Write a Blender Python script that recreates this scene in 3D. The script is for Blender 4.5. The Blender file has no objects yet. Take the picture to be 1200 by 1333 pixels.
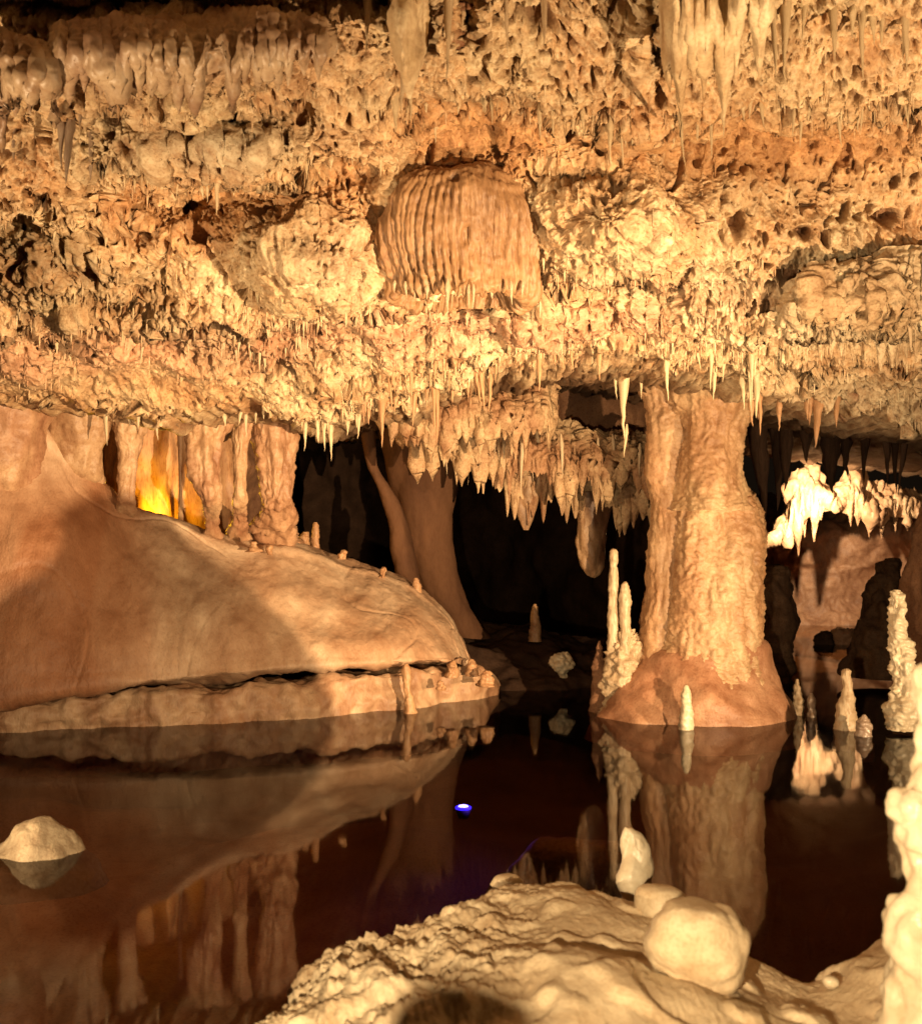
import bpy, math, random
import numpy as np

random.seed(11)
rng = np.random.default_rng(11)
R = math.radians
scene = bpy.context.scene
C = scene.collection

# ------------------------------------------------------------------ camera
F, EYE, HZ = 1429.0, 1.5, 700.0          # focal length in photo pixels, eye height over water, horizon row
cam_d = bpy.data.cameras.new('camera')
cam = bpy.data.objects.new('camera', cam_d)
C.objects.link(cam)
cam.location = (0, 0, EYE)
cam.rotation_euler = (R(90), 0, 0)
cam_d.sensor_fit = 'VERTICAL'
cam_d.sensor_height = 24
cam_d.lens = 24 * F / 1333
cam_d.shift_y = (HZ - 666.5) / 1333
cam_d.clip_start = 0.05
cam_d.clip_end = 200
cam_d.dof.use_dof = True
cam_d.dof.focus_distance = 8.2
cam_d.dof.aperture_fstop = 1.9
scene.camera = cam

# ------------------------------------------------------------------ world and lamps
w = bpy.data.worlds.new('World')
scene.world = w
w.use_nodes = True
w.node_tree.nodes['Background'].inputs[0].default_value = (1.0, 0.62, 0.35, 1)
w.node_tree.nodes['Background'].inputs[1].default_value = 0.006
scene.view_settings.view_transform = 'Standard'
scene.view_settings.look = 'None'
scene.view_settings.exposure = 0
scene.view_settings.gamma = 1
scene.view_settings.use_curve_mapping = False


def W(px, py, Y):
    """photo pixel at distance Y -> point in the cave"""
    px, py, Y = np.broadcast_arrays(np.asarray(px, float), np.asarray(py, float), np.asarray(Y, float))
    return np.stack([(px - 600) / F * Y, Y, EYE - (py - HZ) / F * Y], -1)


def lamp(name, loc, target, power, col, cone=None, blend=0.5, size=0.06):
    d = bpy.data.lights.new(name, 'SPOT' if cone else 'POINT')
    d.energy = power
    d.color = col
    d.shadow_soft_size = size
    if cone:
        d.spot_size = R(cone)
        d.spot_blend = blend
    o = bpy.data.objects.new(name, d)
    C.objects.link(o)
    o.location = loc
    if target is not None:
        from mathutils import Vector
        o.rotation_euler = (Vector(target) - Vector(loc)).to_track_quat('-Z', 'Y').to_euler()
    return o


WARM = (1.0, 0.68, 0.36)
lamp('flood_or_fill_lamp', (-3.7, 3.6, 0.15), (0.6, 5.9, 4.0), 1220, WARM, 104, 0.7, .015)          # left bank, aimed at the ceiling
lamp('flood_or_fill_lamp', (4.2, 0.6, 0.4), (-1.2, 8.6, 1.3), 8000, WARM, 48, 0.8, .012)              # right bank, aimed across the pool
lamp('flood_or_fill_lamp', (-1.3, 1.0, 0.8), (-2.7, 9.0, 1.0), 850, WARM, 40, 0.7, .04)            # added fill lamp, lifts the shade on the left bank
lamp('flood_or_fill_lamp', (4.6, 5.2, 0.3), (0.8, 9.0, 1.3), 1250, WARM, 74, 0.9, .05)              # far right, aimed at the column
lamp('flood_or_fill_lamp', (3.3, 2.8, 0.25), (2.0, 5.0, 4.2), 1700, WARM, 90, 0.8, .03)             # added lamp to brighten the upper right ceiling
lamp('flood_or_fill_lamp', (-0.2, 0.6, 1.05), (0.8, 3.6, 0.1), 900, (1.0, 0.74, 0.42), 100, 0.8, .03)  # path lamp on the near bank
lamp('chamber_lamp', tuple(W(1054, 640, 16.7)), tuple(W(1070, 735, 18.6)), 520, (1.0, 0.74, 0.44), 140, .5, .03)
lamp('niche_lamp', tuple(W(204, 674, 11.05)), None, 42, (1.0, 0.50, 0.02), size=.03)


# ------------------------------------------------------------------ noise
_perm = np.random.default_rng(5).permutation(256).astype(np.int32)
_perm = np.concatenate([_perm, _perm])
_g = np.random.default_rng(6).normal(size=(256, 3))
_g = (_g / np.linalg.norm(_g, axis=1, keepdims=True)).astype(np.float32)


def perlin(P, s, seed=0):
    sh = P.shape[:-1]
    p = (P.reshape(-1, 3) * np.asarray(s, np.float32) + np.float32(seed * 17.31 + 100)).astype(np.float32)
    i = np.floor(p).astype(np.int32)
    f = p - i
    u = f * f * f * (f * (f * 6 - 15) + 10)
    i &= 255
    out = 0
    for a in (0, 1):
        ha = _perm[(i[:, 0] + a) & 255]
        wa = u[:, 0] if a else 1 - u[:, 0]
        for b in (0, 1):
            hb = _perm[(ha + i[:, 1] + b) & 255]
            wb = u[:, 1] if b else 1 - u[:, 1]
            for c in (0, 1):
                g = _g[_perm[(hb + i[:, 2] + c) & 255]]
                wc = u[:, 2] if c else 1 - u[:, 2]
                d = g[:, 0] * (f[:, 0] - a) + g[:, 1] * (f[:, 1] - b) + g[:, 2] * (f[:, 2] - c)
                out = out + d * wa * wb * wc
    return (out * 1.6).reshape(sh)


def fbm(P, s, n=3, seed=0):
    s = np.asarray(s, float)
    return sum(perlin(P, s * 2 ** k, seed + k) * 0.5 ** k for k in range(n))


def billow(P, s, n=2, seed=0):
    s = np.asarray(s, float)
    return sum(np.abs(perlin(P, s * 2 ** k, seed + k)) * 0.5 ** k for k in range(n))


def sstep(x, a, b):
    t = np.clip((x - a) / (b - a), 0, 1)
    return t * t * (3 - 2 * t)


# ------------------------------------------------------------------ mesh helpers
def np_mesh(name, V, Q, col=None):
    me = bpy.data.meshes.new(name)
    V = np.ascontiguousarray(V.reshape(-1, 3), np.float32)
    k = Q.shape[1]
    me.vertices.add(len(V))
    me.vertices.foreach_set('co', V.ravel())
    me.loops.add(Q.size)
    me.loops.foreach_set('vertex_index', np.ascontiguousarray(Q, np.int32).ravel())
    me.polygons.add(len(Q))
    me.polygons.foreach_set('loop_start', np.arange(0, Q.size, k, dtype=np.int32))
    me.polygons.foreach_set('use_smooth', np.ones(len(Q), bool))
    me.update(calc_edges=True)
    if col is not None:
        a = me.color_attributes.new('tint', 'FLOAT_COLOR', 'POINT')
        c4 = np.ones((len(V), 4), np.float32)
        c4[:, :3] = col.reshape(-1, 3)
        a.data.foreach_set('color', c4.ravel())
    me.validate()
    return me


def tag(o, label=None, cat=None, group=None, kind=None):
    for k, v in (('label', label), ('category', cat), ('group', group), ('kind', kind)):
        if v:
            o[k] = v
    return o


def link(name, me, mat, parent=None):
    o = bpy.data.objects.new(name, me)
    C.objects.link(o)
    if mat:
        me.materials.append(mat)
    if parent:
        o.parent = parent
        o.matrix_parent_inverse = parent.matrix_world.inverted()
    return o


def empty(name, loc):
    o = bpy.data.objects.new(name, None)
    C.objects.link(o)
    o.location = loc
    o.empty_display_size = 0.1
    bpy.context.view_layer.update()
    return o


def grid_quads(nv, nu, wrap=False):
    i = np.arange(nv - 1)[:, None]
    j = np.arange(nu if wrap else nu - 1)[None, :]
    j2 = (j + 1) % nu
    return np.stack([i * nu + j, i * nu + j2, (i + 1) * nu + j2, (i + 1) * nu + j], -1).reshape(-1, 4)


def cr(A, n, axis=0, at=None):
    """Catmull-Rom resampling of control values along an axis"""
    A = np.moveaxis(np.asarray(A, float), axis, 0)
    m = len(A)
    t = np.linspace(0, m - 1, n) if at is None else at
    i = np.clip(np.floor(t).astype(int), 0, m - 2)
    f = (t - i).reshape((-1,) + (1,) * (A.ndim - 1))
    p0, p1, p2, p3 = A[np.maximum(i - 1, 0)], A[i], A[i + 1], A[np.minimum(i + 2, m - 1)]
    o = 0.5 * (2 * p1 + (p2 - p0) * f + (2 * p0 - 5 * p1 + 4 * p2 - p3) * f ** 2 + (3 * p1 - p0 - 3 * p2 + p3) * f ** 3)
    return np.moveaxis(o, 0, axis)


def normals(P, wrap=False):
    if wrap:
        du = np.roll(P, -1, 1) - np.roll(P, 1, 1)
    else:
        du = np.gradient(P, axis=1)
    dv = np.gradient(P, axis=0)
    n = np.cross(du, dv)
    return n / np.maximum(np.linalg.norm(n, axis=-1, keepdims=True), 1e-9)


def sheet(name, ctrl, nv, nu, disp, mat, parent=None, col=None, toward=(0, 0, EYE)):
    """ctrl[row][col] = (px, py, Y): a skin of rock through those points, displaced along its normal"""
    A = cr(cr(np.array(ctrl, float), nv, 0), nu, 1)
    P = W(A[..., 0], A[..., 1], A[..., 2])
    n = normals(P)
    if np.mean(np.sum(n * (np.array(toward) - P), -1)) < 0:
        n = -n
    if disp:
        P = P + n * disp(P, A)[..., None]
    me = np_mesh(name, P, grid_quads(nv, nu), col(P, A) if col else None)
    return link(name, me, mat, parent), P, A


def lathe(name, rows, Y, mat, disp=None, depth=1.0, nseg=64, nrow=80, parent=None, col=None, cap=True):
    """rows = (py, left px, right px[, Y]): a solid of round section with that outline"""
    rows = np.array([tuple(r) + ((Y,) if len(r) == 3 else ()) for r in rows], float)
    A = cr(rows, nrow)
    py, L, Rr, Yc = A.T
    cen = W((L + Rr) / 2, py, Yc)
    rad = np.maximum((Rr - L) / 2 / F * Yc, 1e-4)
    th = np.linspace(0, 2 * math.pi, nseg, endpoint=False)
    P = cen[:, None, :] + rad[:, None, None] * np.stack([np.cos(th), depth * np.sin(th), 0 * th], -1)[None]
    n = normals(P, True)
    out = P - cen[:, None, :]
    if np.sum(n * out) < 0:
        n = -n
    if disp:
        fade = np.ones(nrow)
        P = P + n * (disp(P, rad) * fade[:, None])[..., None]
    if cap:
        P = np.concatenate([P[:1].mean(1, keepdims=True).repeat(nseg, 1), P, P[-1:].mean(1, keepdims=True).repeat(nseg, 1)], 0)
    me = np_mesh(name, P, grid_quads(len(P), nseg, True), col(P) if col else None)
    return link(name, me, mat, parent)


# ------------------------------------------------------------------ materials
def rock(name, base=(0.5, 0.4, 0.3), dark=None, scale=6.0, bump=0.4, bdist=0.02, rough=0.6, tint=False, stretch=(1, 1, 1), fine=60.0, speck=0.6, spec=0.35):
    m = bpy.data.materials.new(name)
    m.use_nodes = True
    nt = m.node_tree
    N, L = nt.nodes, nt.links
    b = N['Principled BSDF']
    tc = N.new('ShaderNodeTexCoord')
    mp = N.new('ShaderNodeMapping')
    mp.inputs['Scale'].default_value = stretch
    L.new(tc.outputs['Object'], mp.inputs[0])
    n1 = N.new('ShaderNodeTexNoise')
    n1.inputs['Scale'].default_value = scale
    n1.inputs['Detail'].default_value = 8
    n1.inputs['Roughness'].default_value = 0.65
    L.new(mp.outputs[0], n1.inputs[0])
    n2 = N.new('ShaderNodeTexNoise')
    n2.inputs['Scale'].default_value = fine
    n2.inputs['Detail'].default_value = 4
    L.new(mp.outputs[0], n2.inputs[0])
    r1 = N.new('ShaderNodeValToRGB')
    r1.color_ramp.elements[0].position = 0.32
    r1.color_ramp.elements[1].position = 0.66
    dark = dark or tuple(c * k for c, k in zip(base, (0.62, 0.5, 0.42)))
    if tint:
        r1.color_ramp.elements[0].color = (0.66, 0.55, 0.47, 1)
        r1.color_ramp.elements[1].color = (1.12, 1.12, 1.1, 1)
        at = N.new('ShaderNodeAttribute')
        at.attribute_name = 'tint'
        mx = N.new('ShaderNodeMix')
        mx.data_type = 'RGBA'
        mx.blend_type = 'MULTIPLY'
        mx.inputs[0].default_value = 1
        L.new(at.outputs['Color'], mx.inputs[6])
        L.new(r1.outputs[0], mx.inputs[7])
        colour = mx.outputs[2]
    else:
        r1.color_ramp.elements[0].color = dark + (1,)
        r1.color_ramp.elements[1].color = base + (1,)
        colour = r1.outputs[0]
    L.new(n1.outputs['Fac'], r1.inputs[0])
    # fine specks of clay and mineral
    r2 = N.new('ShaderNodeValToRGB')
    r2.color_ramp.elements[0].position = 0.36
    r2.color_ramp.elements[0].color = (0.62, 0.50, 0.42, 1)
    r2.color_ramp.elements[1].position = 0.5
    r2.color_ramp.elements[1].color = (1, 1, 1, 1)
    L.new(n2.outputs['Fac'], r2.inputs[0])
    m2 = N.new('ShaderNodeMix')
    m2.data_type = 'RGBA'
    m2.blend_type = 'MULTIPLY'
    m2.inputs[0].default_value = speck
    L.new(colour, m2.inputs[6])
    L.new(r2.outputs[0], m2.inputs[7])
    L.new(m2.outputs[2], b.inputs['Base Color'])
    bp = N.new('ShaderNodeBump')
    bp.inputs['Strength'].default_value = bump
    bp.inputs['Distance'].default_value = bdist
    ad = N.new('ShaderNodeMath')
    ad.operation = 'MULTIPLY_ADD'
    ad.inputs[1].default_value = 0.4
    L.new(n2.outputs['Fac'], ad.inputs[0])
    L.new(n1.outputs['Fac'], ad.inputs[2])
    L.new(ad.outputs[0], bp.inputs['Height'])
    L.new(bp.outputs[0], b.inputs['Normal'])
    b.inputs['Roughness'].default_value = rough
    b.inputs['Specular IOR Level'].default_value = spec
    return m


CREAM = (0.55, 0.43, 0.27)
TAN = (0.45, 0.33, 0.21)
ORANGE = (0.45, 0.235, 0.11)
REDDISH = (0.42, 0.22, 0.12)
GREY = (0.37, 0.325, 0.245)
BROWN = (0.28, 0.15, 0.085)
M_CEIL = rock('ceiling_rock', tint=True, scale=9, bump=0.7, bdist=0.03, rough=0.62, fine=55)
M_FLOW = rock('flowstone', tint=True, scale=3.5, bump=0.5, bdist=0.03, rough=0.5, stretch=(1, 1, 0.45), fine=70, speck=.25)
M_COL = rock('column_stone', tint=True, scale=7, bump=0.5, bdist=0.02, rough=0.45, fine=60, stretch=(1, 1, 0.8), speck=.4)
M_WETD = rock('wet_drapery_stone', tint=True, scale=6, bump=.5, bdist=.015, rough=.42, spec=.4, stretch=(1, 1, .5), fine=45, speck=.35)
M_SHIELD = rock('shield_stone', (0.33, 0.19, 0.095), (0.19, 0.10, 0.047), scale=5, bump=0.5, rough=0.5, stretch=(1, 1, 0.35), fine=40)
M_CREAM = rock('cream_calcite', CREAM, (0.46, 0.36, 0.23), scale=9, bump=0.25, bdist=0.01, rough=0.4, stretch=(1, 1, 0.3))
M_TAN = rock('tan_calcite', (0.50, 0.39, 0.26), (0.36, 0.25, 0.15), scale=9, bump=0.3, bdist=0.01, rough=0.45, stretch=(1, 1, 0.3))
M_ORANGE = rock('orange_calcite', (0.46, 0.28, 0.15), (0.32, 0.16, 0.08), scale=9, bump=0.3, bdist=0.01, rough=0.5, stretch=(1, 1, 0.3))
M_WET = rock('wet_grey_calcite', (0.36, 0.28, 0.21), (0.22, 0.14, 0.10), scale=7, bump=0.4, bdist=0.015, rough=0.3, stretch=(1, 1, 0.3), spec=0.5)
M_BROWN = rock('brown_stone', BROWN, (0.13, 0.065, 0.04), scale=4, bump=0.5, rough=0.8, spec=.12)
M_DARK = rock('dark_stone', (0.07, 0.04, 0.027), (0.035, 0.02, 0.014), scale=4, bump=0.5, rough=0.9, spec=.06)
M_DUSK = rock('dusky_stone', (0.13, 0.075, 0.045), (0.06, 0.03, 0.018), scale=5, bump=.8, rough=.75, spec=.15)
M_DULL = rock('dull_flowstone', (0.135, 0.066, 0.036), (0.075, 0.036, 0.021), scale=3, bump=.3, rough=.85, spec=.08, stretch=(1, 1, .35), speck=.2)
M_GREYR = rock('silt_coated_stone', (0.40, 0.33, 0.23), (0.22, 0.16, 0.10), scale=9, bump=.6, bdist=.02, rough=.7, speck=.4)
M_SHORE = rock('shore_rock', (0.62, 0.51, 0.35), (0.42, 0.30, 0.18), scale=5, bump=0.4, bdist=0.015, rough=0.55, fine=80, speck=.25)
M_PALE = rock('pale_stone', (0.62, 0.54, 0.40), (0.48, 0.38, 0.25), scale=6, bump=0.4, bdist=0.01, rough=0.38, speck=.2, spec=.5)
M_WALL = rock('chamber_wall', (0.44, 0.25, 0.15), (0.24, 0.12, 0.07), scale=4, bump=0.6, rough=0.55)
M_BED = rock('pool_bed', (0.30, 0.18, 0.095), (0.18, 0.10, 0.05), scale=2, bump=0.4, rough=0.7)
M_BED_DIM = rock('pool_bed_dimmed', tint=True, scale=2, bump=.4, rough=.7)

# ------------------------------------------------------------------ water and pool bed
m = bpy.data.materials.new('still_water')
m.use_nodes = True
nt = m.node_tree
nt.nodes.remove(nt.nodes['Principled BSDF'])
gl = nt.nodes.new('ShaderNodeBsdfGlossy')
gl.inputs['Roughness'].default_value = 0.04
tr = nt.nodes.new('ShaderNodeBsdfTransparent')
tr.inputs[0].default_value = (0.74, 0.60, 0.43, 1)
fr = nt.nodes.new('ShaderNodeFresnel')
fr.inputs['IOR'].default_value = 1.36
nz = nt.nodes.new('ShaderNodeTexNoise')
nz.inputs['Scale'].default_value = 1.6
tc = nt.nodes.new('ShaderNodeTexCoord')
bp = nt.nodes.new('ShaderNodeBump')
bp.inputs['Strength'].default_value = 0.02
bp.inputs['Distance'].default_value = 0.05
mx = nt.nodes.new('ShaderNodeMixShader')
L = nt.links
L.new(tc.outputs['Object'], nz.inputs[0])
L.new(nz.outputs[0], bp.inputs['Height'])
L.new(bp.outputs[0], gl.inputs['Normal'])
L.new(fr.outputs[0], mx.inputs[0])
L.new(tr.outputs[0], mx.inputs[1])
L.new(gl.outputs[0], mx.inputs[2])
L.new(mx.outputs[0], nt.nodes['Material Output'].inputs[0])
V = np.array([[-14, 0.5, 0], [14, 0.5, 0], [14, 24, 0], [-14, 24, 0]], float)
tag(link('water', np_mesh('water', V, np.array([[0, 1, 2, 3]])), m), kind='structure')

gx, gy = np.meshgrid(np.linspace(-14, 14, 140), np.linspace(0.3, 24, 130))
P = np.stack([gx, gy, 0 * gx - 0.55], -1)
P[..., 2] += 0.22 * fbm(P, 0.7, 3, 3)
bed_pale = (np.clip(1 - sstep(gx + .25 * (gy - 5), -1.3, 0.1) + .5 * perlin(P.astype(np.float32), .8, 7), 0, 1) * (1 - sstep(gy, 7, 9.5)))[..., None]  # bed darkened towards mid-pool in place of light lost in the water
tag(link('pool_bed', np_mesh('pool_bed', P, grid_quads(130, 140), np.array((0.48, 0.28, 0.15)) * bed_pale + np.array((0.15, 0.078, 0.042)) * (1 - bed_pale)), M_BED_DIM), kind='structure')

# ------------------------------------------------------------------ ceiling
def G(px, py, cx, cy, sx, sy):
    return np.exp(-((px - cx) / sx) ** 2 - ((py - cy) / sy) ** 2)


YB = np.array([(-600, 560), (-300, 540), (0, 520), (60, 520), (130, 528), (200, 545), (250, 536), (330, 520), (385, 550), (420, 550), (450, 528),
               (490, 525), (530, 535), (560, 505), (600, 492), (650, 472), (700, 474), (740, 460), (800, 455), (840, 462), (900, 470),
               (965, 478), (985, 500), (1050, 515), (1120, 530), (1200, 548), (1500, 580), (1800, 620)], float)
YP = np.array([(-400, 3.7), (-200, 4.5), (0, 5.2), (150, 5.8), (300, 6.45), (400, 6.95), (430, 7.2), (480, 7.75), (560, 8.5), (650, 9.3)], float)


def yb(px):
    return np.interp(px, YB[:, 0], YB[:, 1])


LEDGES = [  # rock lips: line of (px, py), depth of the undercut, how far it recovers in px, px range
    ([(-400, 420), (0, 425), (130, 440), (240, 425), (330, 416), (430, 420), (500, 402), (560, 392), (700, 388), (770, 368), (870, 352), (905, 300)], 0.42, 50, (-400, 905)),
    ([(100, 205), (150, 218), (230, 222), (330, 212), (420, 218), (500, 216)], 0.36, 45, (90, 505)),
    ([(-100, 300), (40, 285), (100, 292), (190, 284), (215, 300)], 0.34, 50, (-100, 215)),
    ([(-200, 120), (0, 130), (130, 140), (250, 146), (330, 128), (430, 110)], 0.30, 35, (-200, 430)),
    ([(500, 160), (560, 150), (620, 140), (690, 130), (720, 160), (800, 165), (880, 155), (960, 140), (1060, 150), (1200, 140), (1400, 150)], 0.22, 60, (500, 1500)),
    ([(1000, 440), (1050, 470), (1120, 470), (1200, 470), (1400, 480)], 0.28, 60, (1000, 1500)),
    ([(880, 500), (960, 505), (1050, 540), (1200, 556), (1400, 560)], 0.25, 50, (880, 1500)),
    ([(380, 480), (450, 500), (520, 505), (560, 490), (640, 470), (740, 462), (840, 460)], 0.16, 40, (380, 850)),
]


def ceiling_Y(px, py):
    Y = np.interp(py, YP[:, 0], YP[:, 1])
    P3 = np.stack([px / 100, py * 0, px * 0 + 3.3], -1).astype(np.float32)
    jig = 40 * perlin(P3, 1.1, 95) + 22 * perlin(P3, 3.1, 96) + 10 * perlin(P3, 8, 97)
    for line, amp, rec, (a, b) in LEDGES:
        amp = amp * .75
        l = np.array(line, float)
        d = py - np.interp(px, l[:, 0], l[:, 1]) - jig * 0.7
        edge = sstep(px, a, a + 40) * (1 - sstep(px, b - 40, b))
        Y = Y + amp * edge * np.where(d > 0, sstep(d, 0, 7) * np.exp(-np.maximum(d, 0) / rec), 0) - 0.4 * amp * edge * np.exp(-(np.minimum(d, 0) / 30) ** 2) * (d <= 0) - 0.4 * amp * edge * (d > 0) * np.exp(-(d / 6) ** 2)
    for cx, cy, sx, sy, a in [(408, 350, 92, 56, -0.62), (800, 298, 88, 70, -0.62), (1090, 400, 170, 90, -0.40), (200, 80, 260, 60, -0.20), (598, 250, 120, 80, 0.16), (520, 80, 80, 60, -.2), (300, 190, 130, 30, -.25),
                              (250, 265, 110, 34, 0.30), (600, 185, 110, 40, 0.22), (1010, 195, 190, 50, 0.20), (60, 350, 110, 50, -0.15),
                              (640, 430, 260, 26, -0.10), (230, 0, 190, 14, 0.7), (855, 45, 16, 42, 0.5), (545, 40, 16, 40, 0.35), (608, 20, 14, 30, 0.3),
                              (640, 505, 60, 16, 0.3), (760, 510, 50, 30, 0.5), (1130, 345, 30, 30, 0.12), (150, 480, 200, 30, -0.12), (460, 470, 90, 34, -0.2),
                              (930, 440, 120, 40, -0.15)]:
        Y = Y + a * G(px, py, cx, cy, sx, sy)
    # fissures
    for pts, amp, wd in [([(700, 225), (760, 235), (800, 225)], 0.2, 8), ([(770, 372), (850, 350), (880, 320), (905, 290)], 0.3, 6), ([(270, 130), (300, 160), (330, 150)], .15, 8), ([(60, 395), (160, 400), (200, 420)], .2, 8)]:
        q = np.array(pts, float)
        Y = Y + amp * np.exp(-((py - np.interp(px, q[:, 0], q[:, 1])) / wd) ** 2) * (px > q[0, 0]) * (px < q[-1, 0])
    return Y


xs = np.concatenate([np.linspace(-600, -12, 90), np.linspace(-10, 1210, 830), np.linspace(1213, 1800, 90)])
nfr, nab, nbk = 400, 50, 46
PX = np.broadcast_to(xs, (nab + nfr + nbk, len(xs))).copy()
bot = yb(xs) + 5 * np.sin(xs * .13) + 4 * np.sin(xs * .31)
PY = np.empty_like(PX)
PY[:nab] = np.linspace(-420, -32, nab)[:, None]
tt = np.linspace(0, 1, nfr)[:, None]
PY[nab:nab + nfr] = -30 + (bot[None] + 30) * tt
PY[nab + nfr:] = bot[None]
YY = ceiling_Y(PX, PY)
P = W(PX, PY, YY)
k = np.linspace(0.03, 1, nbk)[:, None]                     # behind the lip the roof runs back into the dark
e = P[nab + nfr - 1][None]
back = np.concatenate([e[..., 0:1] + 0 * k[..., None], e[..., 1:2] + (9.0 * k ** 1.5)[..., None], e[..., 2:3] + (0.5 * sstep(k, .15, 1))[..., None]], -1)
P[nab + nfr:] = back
Nn = normals(P)
Nn[np.sum(Nn * (np.array([0, 0, 0.5]) - P), -1) < 0] *= -1
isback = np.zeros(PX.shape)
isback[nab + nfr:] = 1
# smooth zones: wet drapery band upper left, clay-smooth hollows
smooth = np.clip(1.0 * G(PX, PY, 190, 75, 260, 52) + 0.75 * G(PX, PY, 610, 185, 90, 34) + 0.6 * G(PX, PY, 1020, 190, 170, 46) + 0.8 * G(PX, PY, 760, 520, 50, 40) + 0.85 * G(PX, PY, 150, 508, 240, 30)
                 + 0.5 * G(PX, PY, 400, 370, 80, 36) + 0.45 * G(PX, PY, 800, 320, 70, 50), 0, 1)
rough_ = 1 - 0.8 * smooth
q = P.astype(np.float32)
warp = q + 0.022 * np.stack([perlin(q, 5, 40), perlin(q, 5, 41), perlin(q, 5, 42)], -1)
d = 0.11 * fbm(q, 1.3, 2, 1) + rough_ * 0.085 * fbm(q, 2.9, 2, 4)
gran = 0.6 + 0.6 * sstep(perlin(q, 1.7, 5), -.3, .3)
d += rough_ * gran * (0.03 * fbm(warp, (6, 6, 5), 1, 6) + 0.022 * billow(warp, (15, 15, 13), 1, 7) + 0.024 * billow(warp, (31, 31, 27), 1, 8))
d += (0.25 + .75 * rough_) * 0.016 * billow(q, (60, 60, 52), 1, 9)
dp = perlin(q, (26, 12, 5), 12)
d += rough_ * 0.012 * dp
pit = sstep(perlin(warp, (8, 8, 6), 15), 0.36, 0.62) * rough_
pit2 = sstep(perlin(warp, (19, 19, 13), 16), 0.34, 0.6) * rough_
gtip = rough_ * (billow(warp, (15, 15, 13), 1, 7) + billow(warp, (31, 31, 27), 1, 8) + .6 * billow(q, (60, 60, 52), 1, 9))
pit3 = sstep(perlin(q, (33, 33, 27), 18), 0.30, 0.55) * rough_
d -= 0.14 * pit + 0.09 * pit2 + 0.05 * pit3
d *= 1 - .65 * isback
fold = perlin(q, (9, 4, 1.1), 19)
d += smooth * (0.05 * np.abs(fold) + 0.02 * perlin(q, (22, 10, 3), 20))
P = P + Nn * d[..., None]
drip = np.maximum(0, perlin(q * np.array([1, 1, 0.25], np.float32), 11, 22)) ** 1.5
drip2 = np.maximum(0, perlin(q * np.array([1, 1, 0.25], np.float32), 25, 23)) ** 1.5
P[..., 2] -= rough_ * (1 - isback) * (0.02 * drip + 0.02 * drip2)
# mineral colours, plus darker pits and shade painted in behind the lip
z1 = fbm(q, 0.9, 3, 30)[..., None]
z2 = fbm(q, 2.4, 3, 33)[..., None]
z3 = billow(q, 8, 2, 35)[..., None]
cr_, og, rd, gy_, wt = (np.array(c) for c in (CREAM, (0.49, 0.28, 0.13), REDDISH, GREY, (0.31, 0.22, 0.155)))
col = cr_ * np.ones(PX.shape + (1,))


def mixc(col, c, f):
    return col * (1 - f) + c * f


mo = np.clip(G(PX, PY, 610, 185, 150, 45) + G(PX, PY, 1010, 190, 210, 55) + G(PX, PY, 320, 270, 200, 50) + 0.7 * G(PX, PY, 880, 380, 140, 30), 0, 1)[..., None]
col = mixc(col, og, np.clip(mo * 0.9 + 0.7 * z2 + 0.24, 0, 1))
ledge_l = np.interp(PX, [0, 330, 500, 700, 900], [440, 430, 410, 400, 380])
mr = np.exp(-((PY - ledge_l - 25) / 34) ** 2)[..., None] * (1 - sstep(PX, 820, 980))[..., None]
col = mixc(col, rd + 0.05, np.clip(mr * 1.0 + 0.5 * z2, 0, 0.95) * np.clip(mr * 1.6 + 0.3, 0, 1))
mg = np.clip(0.8 * G(PX, PY, 300, 185, 180, 32) + 0.8 * G(PX, PY, 1000, 380, 130, 50) + 0.7 * G(PX, PY, 430, 340, 70, 50) + 0.7 * G(PX, PY, 1100, 540, 170, 50) + 0.5 * G(PX, PY, 810, 350, 70, 30), 0, 1)[..., None]
col = mixc(col, gy_, np.clip(mg * 0.8 + 0.6 * z1 * mg, 0, 0.95))
mw = np.clip(1.2 * G(PX, PY, 190, 70, 250, 55), 0, 1)[..., None]
col = mixc(col, wt, np.clip(mw * (0.5 + 0.5 * z2), 0, 1))
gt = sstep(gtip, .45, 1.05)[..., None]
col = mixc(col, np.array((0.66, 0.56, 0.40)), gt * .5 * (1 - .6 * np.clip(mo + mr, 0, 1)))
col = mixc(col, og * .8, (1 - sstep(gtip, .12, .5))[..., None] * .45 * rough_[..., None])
col = mixc(col, np.array((0.22, 0.10, 0.05)), np.clip(0.75 * pit + 0.5 * pit2 + .4 * pit3, 0, 1)[..., None])  # pits coloured darker brown than the rock around them
col = mixc(col, np.array((0.15, 0.09, 0.055)), (isback * 0.9 * sstep(np.broadcast_to(np.arange(PX.shape[0])[:, None] - nab - nfr, PX.shape), 2, 16))[..., None])  # shade painted into the roof colour behind the lip
col = np.clip(col * (0.9 + 0.35 * z3), 0.03, 0.75)
CP, CROWS = P, (nab, nfr)
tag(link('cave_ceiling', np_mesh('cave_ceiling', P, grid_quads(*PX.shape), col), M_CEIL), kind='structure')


def on_ceiling(px, py):
    j = int(np.argmin(np.abs(xs - px)))
    t = (py + 30) / (bot[j] + 30)
    i = nab + int(np.clip(t, 0, 1) * (nfr - 1))
    return CP[i, j].copy()


# ------------------------------------------------------------------ generic lump noise for solids
def lumps(a1=0.06, s1=4, a2=0.03, s2=12, a3=0.01, s3=34, seed=0, st=0.6, rel=None):
    def f(P, rad):
        P = P.astype(np.float32)
        v = a1 * fbm(P, (s1, s1, s1 * st), 2, seed) + a2 * (billow(P, (s2, s2, s2 * st), 1, seed + 3) - .25) + a3 * billow(P, (s3, s3, s3 * st), 1, seed + 6)
        k = np.clip(rad / (rel or 0.12), 0.12, 1)
        return v * k[:, None]
    return f


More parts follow.
